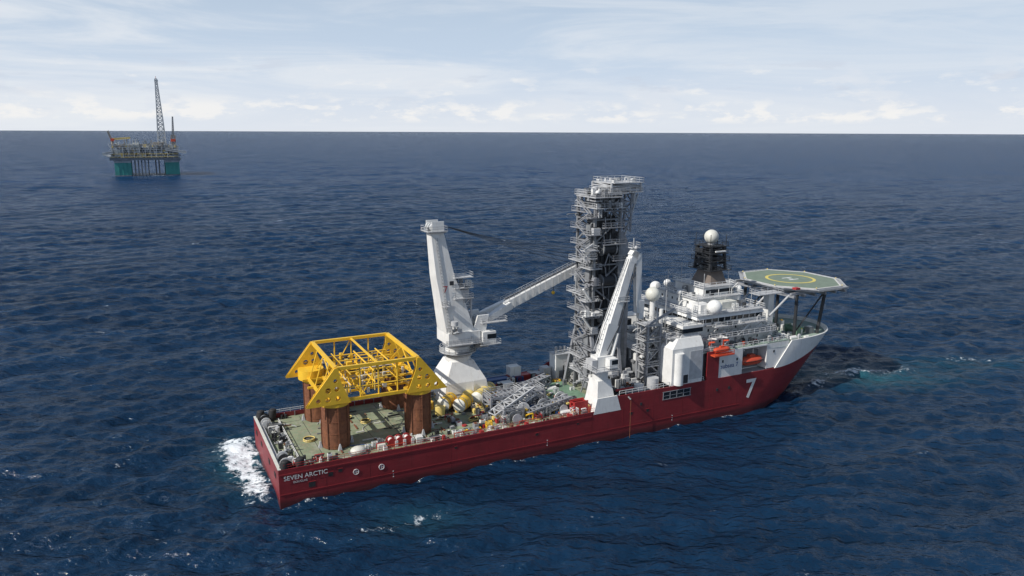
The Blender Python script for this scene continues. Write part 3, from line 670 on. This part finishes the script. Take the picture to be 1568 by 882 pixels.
for y in(Y0-.45,Y0+.45,Y1-.45,Y1+.45):
    for mir in(0,1):
        f=lambda x:x if not mir else XB0+XB1-x
        P=[(f(7.2),Z0-.5),(f(16.6),Z0-.5),(f(16.0),Z0+.9),(f(14.5),Z1-2.4),(f(14.2),Z1+.2),(f(13.4),Z1+.2)]
        Hh=[(f(9.8),Z0+.7,.5),(f(11.8),Z0+.7,.55),(f(13.9),Z0+.7,.55),(f(11.9),Z0+2.7,.6),(f(13.7),Z0+2.8,.55),(f(13.5),Z0+4.6,.45)]
        gusset(y,P,Hh,'gusset_plate_%d'%n_);n_+=1

# ---------------------------------------------------------------- distant platform
pf=empty('offshore_oil_platform',(-606,1275,0),math.atan2(602,1270))
c=MB()
for x in(-34,38):
    for y in(-30,35):
        w_=12 if x<0 else 10.5
        c.box(x-w_,x+w_,y-w_,y+w_,-3,21,teal); c.box(x-w_-.3,x+w_+.3,y-w_-.3,y+w_+.3,-1,1.6,pdark); c.frus((x-w_,x+w_,y-w_,y+w_),21,(x-14,x+14,y-14,y+14),27,pgrey)
        for q in(-6,0,6): c.beam((x+q,y-w_-.3,2),(x+q,y-w_-.3,21),.35,teal)
for x in(-17,-12,-7,-2,3,14,19):
    for y in(-20,12): c.beam((x,y,-2),(x,y,27),.8,random.choice([pdark,grey,pgrey]),8)
c.box(-52,50,-46,46,25,29,pdark)
for x0,x1,z in((-56,52,31),(-50,48,38),(-44,50,45)): c.plat(x0,x1,-47,47,z,pgrey,pgrey)
mats=[tan,grey,pgrey,pdark,cream,tan,pgrey,pdark,pyel,grey,pgrey]
for z,hh in((29,2),(31,6.5),(38,6.5),(45,6)):
    for _ in range(120):
        x=random.uniform(-50,44);y=random.choice([random.uniform(-46,-38),random.uniform(-44,40)]);a=random.uniform(1.5,6)
        c.box(x,x+a,y,y+random.uniform(2,9),z,z+random.uniform(1.5,hh)*(1.4 if random.random()<.1 else 1),random.choice(mats))
    for _ in range(40):
        x=random.uniform(-50,46);c.beam((x,-46.5,z),(x+random.uniform(-6,6),-46.5,z+hh),.3,random.choice([pgrey,tan,cream]))
    c.beam((-50,-47,z+hh*.6),(48,-47,z+hh*.6),.3,random.choice([pyel,pgrey]))
for x in np.arange(-48,50,8): c.beam((x,-46.8,29),(x,-46.8,45),.45,pgrey)
c.box(-18,-8,-46,-30,45,52,cream);c.box(12,28,-40,-20,45,53,tan);c.box(-44,-36,-46,-34,31,42,cream)
c.box(34,49,-44,-20,31,46,pgrey)
for z in(33,37,41): c.box(35,48,-44.3,-44,z,z+1.1,pdark)
c.lat_beam((-60,-47,35),(-46,-47,38),4,3,4,.4,pgrey); c.plat(-60,-50,-50,-36,33,pgrey)
c.lattice(20,32,-12,2,46,95,7,.6,pgrey,(22,30,-10,0)); c.lattice(22,30,-10,0,95,154,10,.45,pgrey,(23.6,26.4,-7,-4))
c.box(22.5,28,-8,-3,150,152.5,pgrey);c.beam((25,-5,154),(25,-5,158),.3,orange)
c.lattice(40,46,-30,-24,45,64,4,.4,tan); c.lat_beam((43,-27,62),(44.5,-27,94),3,3,10,.3,grey,1.2,1.2); c.box(39,46,-31,-24,54,58,orange)
c.cyl(-46,-38,38,56,1.8,tan,n=10); c.box(-48,-43,-41,-36,55,59,orange); c.lat_beam((-47,-38,58),(-51,-38,71),2.2,2.2,5,.3,tan); c.lat_beam((-46,-38,58),(-20,-38,60),2,2,8,.3,pyel)
c.lat_beam((30,-47,42),(60,-49,37),3,3,8,.3,pgrey)
for _ in range(34):
    x=random.uniform(-46,44); c.beam((x,-30,48),(x,-30,random.uniform(51,60)),random.uniform(.2,.7),random.choice([pgrey,tan,pdark]),6)
c.obj('platform_structure',pf)

# ---------------------------------------------------------------- sea
ND=1250
a_d=np.linspace(R(-40),R(40),ND); a_c=np.linspace(R(40),R(320),70)[1:-1]
A=np.concatenate([a_d,a_c]); nA=len(A)
r_a=np.array([.01,30,60,80]); r_b=np.exp(np.linspace(np.log(95),np.log(5000),1250)); r_c=np.exp(np.linspace(np.log(5000),np.log(60000),24))[1:]
RR=np.concatenate([r_a,r_b,r_c]); nR=len(RR)
X=(RR[:,None]*np.sin(A)[None,:]); Y=(RR[:,None]*np.cos(A)[None,:])
sp=np.where(RR[:,None]>4950,1e4,RR[:,None]*.0032)*np.ones_like(A)[None,:]
sp[:,ND:]=RR[:,None]*.07
Z=np.zeros_like(X)
nw=110
for i in range(nw):
    lam=1.7*(46/1.7)**((i+rng.random())/nw)
    dirr=R(-62)+rng.normal()*R(36 if lam<14 else 20)
    slope=.041*min(1,(7.5/lam))**.72*min(1,(lam/2.2))**.3
    kk=2*math.pi/lam; am=slope/kk
    w=np.clip((lam/sp-2.4)/2.4,0,1)
    ph=kk*(X*math.cos(dirr)+Y*math.sin(dirr))+rng.random()*6.28
    Z+=am*w*(np.sin(ph)+.2*np.cos(2*ph))
gp=1+.30*np.sin(X*.021+Y*.008+1.2*np.sin(Y*.013))*np.sin(Y*.017-X*.006+1.5*np.sin(X*.011))
Z*=gp
foam=np.zeros_like(X); wash=np.zeros_like(X)
def blob(t,x,y,rx,ry,rot,amp):
    dx=X-x;dy=Y-y;c_=math.cos(rot);s_=math.sin(rot)
    u=(dx*c_+dy*s_)/rx;v=(-dx*s_+dy*c_)/ry
    t+=amp*np.exp(-(u*u+v*v))
th=SHIP_ROT
blob(foam,-61.5,161,4.6,9,th,1.15);blob(foam,-53.5,147,3.6,9,th,1.1);blob(foam,-65,168,5,6,th,.6)
blob(foam,-17,134,7,2.2,.5,.6);blob(foam,-25,129,5,2,.1,.55);blob(foam,103,223,10,3.5,.3,.8);blob(foam,150,240,14,4,0,.55);blob(foam,90,214,6,3,.9,.9);blob(foam,118,227,14,3,.1,.6)
blob(wash,106,221,24,9,0,.9);blob(wash,-17,133,10,6,.2,.3);blob(wash,-60,158,6,14,th,.7);blob(wash,150,234,40,8,-.05,.35)
blob(foam,-559,1241,75,10,0,.7)
# broken foam line along the starboard waterline
ux=X+45.5;uy=Y-138.5;ss=ux*math.cos(th)+uy*math.sin(th);tt=-ux*math.sin(th)+uy*math.cos(th)
foam+=.62*np.exp(-((tt+.5)/1.0)**2)*((ss>0)&(ss<124))*(.55+.45*np.sin(ss*.21)*np.sin(ss*.083+1))
lee=np.zeros_like(X);blob(lee,25,150,70,12,th,.35);Z*=(1-lee)
co=np.stack([X,Y,Z],-1).reshape(-1,3).astype(np.float32)
i0=np.arange(nR-1)[:,None]*nA; j=np.arange(nA)[None,:]; j2=(j+1)%nA
F=np.stack([i0+j,i0+nA+j,i0+nA+j2,i0+j2],-1).reshape(-1,4)[:,::-1].astype(np.int32)
me=bpy.data.meshes.new('sea');nf=len(F)
me.vertices.add(len(co));me.vertices.foreach_set('co',co.ravel())
me.loops.add(nf*4);me.loops.foreach_set('vertex_index',F.ravel())
me.polygons.add(nf);me.polygons.foreach_set('loop_start',np.arange(0,nf*4,4,dtype=np.int32))
try: me.polygons.foreach_set('loop_total',np.full(nf,4,dtype=np.int32))
except Exception: pass
me.polygons.foreach_set('use_smooth',np.ones(nf,dtype=bool))
for nm,arr in(('foam',foam),('wash',wash)):
    at=me.attributes.new(nm,'FLOAT','POINT');at.data.foreach_set('value',arr.ravel().astype(np.float32))
me.update(calc_edges=True)
sea=bpy.data.objects.new('sea',me);scene.collection.objects.link(sea)
m=bpy.data.materials.new('sea_water');m.use_nodes=True;nt=m.node_tree;N=nt.nodes;L=nt.links;b=N['Principled BSDF']
try: m.cycles.use_bump_map_correction=False
except Exception as e: print(e)
geo=N.new('ShaderNodeNewGeometry')
def noise(sc,sx,sy,det,rot=R(28),rgh=.55):
    mp=N.new('ShaderNodeMapping');mp.inputs['Rotation'].default_value=(0,0,rot);mp.inputs['Scale'].default_value=(sx,sy,1)
    L.new(geo.outputs['Position'],mp.inputs['Vector'])
    n=N.new('ShaderNodeTexNoise');n.inputs['Scale'].default_value=sc;n.inputs['Detail'].default_value=det;n.inputs['Roughness'].default_value=rgh
    L.new(mp.outputs['Vector'],n.inputs['Vector']);return n.outputs['Fac']
def math_(op,a,b_=None,clamp=False):
    n=N.new('ShaderNodeMath');n.operation=op;n.use_clamp=clamp
    for i,x in enumerate((a,b_)):
        if x is None: continue
        if isinstance(x,(int,float)): n.inputs[i].default_value=x
        else: L.new(x,n.inputs[i])
    return n.outputs[0]
ln=N.new('ShaderNodeVectorMath');ln.operation='LENGTH';L.new(geo.outputs['Position'],ln.inputs[0])
def mrng(v,a,b_,c_,d_):
    n=N.new('ShaderNodeMapRange');L.new(v,n.inputs['Value'])
    for k_,x in zip(('From Min','From Max','To Min','To Max'),(a,b_,c_,d_)): n.inputs[k_].default_value=x
    return n.outputs['Result']
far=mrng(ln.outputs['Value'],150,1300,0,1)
h1=math_('MULTIPLY',noise(.075,.5,1,4),1.1)
h2=math_('MULTIPLY',noise(.34,.5,1,5),1.15)
h3=math_('MULTIPLY',noise(1.3,.6,1,4),.36)
H=math_('ADD',math_('ADD',h1,h2),h3)
bp=N.new('ShaderNodeBump');bp.inputs['Distance'].default_value=1.0;bp.inputs['Strength'].default_value=1.0
L.new(H,bp.inputs['Height']);L.new(bp.outputs['Normal'],b.inputs['Normal'])
def mix(f,a,b_):
    n=N.new('ShaderNodeMix');n.data_type='RGBA'
    L.new(f,n.inputs[0])
    for k_,x in((6,a),(7,b_)):
        if isinstance(x,tuple): n.inputs[k_].default_value=x+(1,)
        else: L.new(x,n.inputs[k_])
    return n.outputs[2]
at1=N.new('ShaderNodeAttribute');at1.attribute_name='foam';at2=N.new('ShaderNodeAttribute');at2.attribute_name='wash'
# gust / current streaks: stretched patches of rougher, paler water
gust=mrng(math_('ADD',math_('MULTIPLY',noise(.010,.35,1.5,6,R(10),.65),.5),math_('MULTIPLY',noise(.045,.3,1.3,5,R(16),.65),.5)),.40,.60,0,1)
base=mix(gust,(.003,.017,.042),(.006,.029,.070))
hazed_base=mix(gust,(.007,.034,.095),(.013,.052,.135))
base=mix(far,base,hazed_base)  # distance haze painted into the far water colour, with its own deeper blue
base=mix(math_('MULTIPLY',at2.outputs['Fac'],noise(.12,1,1,5,rgh=.7),True),base,(.03,.14,.16))
fn=noise(.7,1,1,9,rgh=.72)
fm=math_('MULTIPLY',math_('SUBTRACT',math_('ADD',fn,math_('MULTIPLY',at1.outputs['Fac'],.30)),.70),9,True)
wc=math_('MULTIPLY',math_('SUBTRACT',math_('ADD',math_('MULTIPLY',noise(.09,.7,1.3,3),.62),math_('MULTIPLY',noise(1.1,.6,1.2,6,rgh=.7),.38)),.662),16,True)
fmx=math_('MAXIMUM',fm,wc)
base=mix(fmx,base,(.72,.77,.80))
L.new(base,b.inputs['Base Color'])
b.inputs['IOR'].default_value=1.333
L.new(math_('MULTIPLY',mrng(ln.outputs['Value'],150,1600,.50,.24),mrng(gust,0,1,.82,1.15)),b.inputs['Specular IOR Level'])  # reflection lowered with distance, standing in for unresolved wave slopes
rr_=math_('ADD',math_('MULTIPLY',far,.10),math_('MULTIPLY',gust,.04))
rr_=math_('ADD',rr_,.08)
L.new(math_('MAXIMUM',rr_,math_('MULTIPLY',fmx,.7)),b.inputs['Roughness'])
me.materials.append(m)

# ---------------------------------------------------------------- sky + sun
SE=R(41); az=R(236)
w=bpy.data.worlds.new('World');scene.world=w;w.use_nodes=True;nt=w.node_tree;N=nt.nodes;L=nt.links
bg=N['Background'];sk=N.new('ShaderNodeTexSky');sk.sky_type='NISHITA';sk.sun_disc=False;sk.sun_elevation=SE;sk.sun_rotation=az;sk.air_density=1.0;sk.dust_density=.4;sk.ozone_density=2
tc=N.new('ShaderNodeTexCoord')
sx=N.new('ShaderNodeSeparateXYZ');L.new(tc.outputs['Generated'],sx.inputs[0])
def noisew(scale3,sc,det,rgh,loc=(0,0,0),dist=0):
    mp=N.new('ShaderNodeMapping');mp.inputs['Scale'].default_value=scale3;mp.inputs['Location'].default_value=loc;L.new(tc.outputs['Generated'],mp.inputs['Vector'])
    n=N.new('ShaderNodeTexNoise');n.inputs['Scale'].default_value=sc;n.inputs['Detail'].default_value=det;n.inputs['Roughness'].default_value=rgh;n.inputs['Distortion'].default_value=dist
    L.new(mp.outputs['Vector'],n.inputs['Vector']);return n.outputs['Fac']
def mr_(x,a,b_,c_=0,d_=1,st='SMOOTHSTEP'):
    n=N.new('ShaderNodeMapRange');n.interpolation_type=st
    L.new(x,n.inputs['Value'])
    for k_,v in zip(('From Min','From Max','To Min','To Max'),(a,b_,c_,d_)): n.inputs[k_].default_value=v
    return n.outputs['Result']
z=sx.outputs['Z']
def mixw(f,a,b_):
    n=N.new('ShaderNodeMix');n.data_type='RGBA';L.new(f,n.inputs[0])
    for k_,x in((6,a),(7,b_)):
        if isinstance(x,tuple): n.inputs[k_].default_value=x+(1,)
        else: L.new(x,n.inputs[k_])
    return n.outputs[2]
def mm(a,b_,op='MULTIPLY',cl=False):
    n=N.new('ShaderNodeMath');n.operation=op;n.use_clamp=cl
    for i,x in enumerate((a,b_)):
        if isinstance(x,(int,float)): n.inputs[i].default_value=x
        else: L.new(x,n.inputs[i])
    return n.outputs[0]
haze=mr_(z,0,.42,1.0,.10)
col=mixw(haze,sk.outputs['Color'],(7.0,8.5,10.6))
lowh=mr_(z,-.01,.10,1.0,.0)
col=mixw(lowh,col,(9.4,10.0,10.9))
wx=mr_(sx.outputs['X'],-.6,.6,1.0,.55)
cir=mm(mm(mr_(noisew((1.3,1.3,11),2.0,7,.6,(.3,.1,0),.7),.38,.66,.1,.85),mr_(z,.02,.5,1,.1)),wx)
col=mixw(cir,col,(10.4,10.8,11.3))
cn=noisew((5,5,17),2.4,9,.58,(1.7,.2,.35))
cb=mm(mr_(z,.004,.02),mr_(z,.04,.11,1,0))
cum=mm(mm(mr_(cn,.53,.63),cb),.7)
shade=mr_(noisew((5,5,17),2.4,6,.5,(1.7,.2,.20)),.42,.62)
ccol=mixw(shade,(11.7,11.6,11.4),(9.4,10.0,10.9))
col=mixw(cum,col,ccol)
c2=noisew((1,1,2.6),16,8,.6,(.4,.9,.1))
b2=mm(mr_(z,.008,.016),mr_(z,.026,.045,1,0))
cum2=mm(mm(mr_(c2,.50,.60),b2),.75)
col=mixw(cum2,col,(11.9,11.7,11.4))
c3=mm(mm(mr_(noisew((1,1,5),11,6,.55,(.8,.3,.5)),.58,.67),mm(mr_(z,.03,.05),mr_(z,.07,.10,1,0))),.4)
col=mixw(c3,col,(7.6,8.3,9.6))
L.new(col,bg.inputs['Color']);bg.inputs['Strength'].default_value=.078
sd=bpy.data.lights.new('sun','SUN');sd.energy=4.5;sd.angle=R(.5);sd.color=(1,.95,.88)
so=bpy.data.objects.new('sun',sd);scene.collection.objects.link(so)
dv=Vector((math.sin(az)*math.cos(SE),math.cos(az)*math.cos(SE),math.sin(SE)))
so.rotation_euler=dv.to_track_quat('Z','Y').to_euler();so.location=dv*300
# ---------------------------------------------------------------- camera
cd=bpy.data.cameras.new('camera');cd.sensor_width=36;cd.lens=1165/784*18;cd.clip_start=1;cd.clip_end=120000
cam=bpy.data.objects.new('camera',cd);scene.collection.objects.link(cam)
cam.matrix_world=Matrix.Translation((0,0,72.5))@Matrix.Rotation(R(90-11.64),4,'X')@Matrix.Rotation(R(.22),4,'Z')
scene.camera=cam
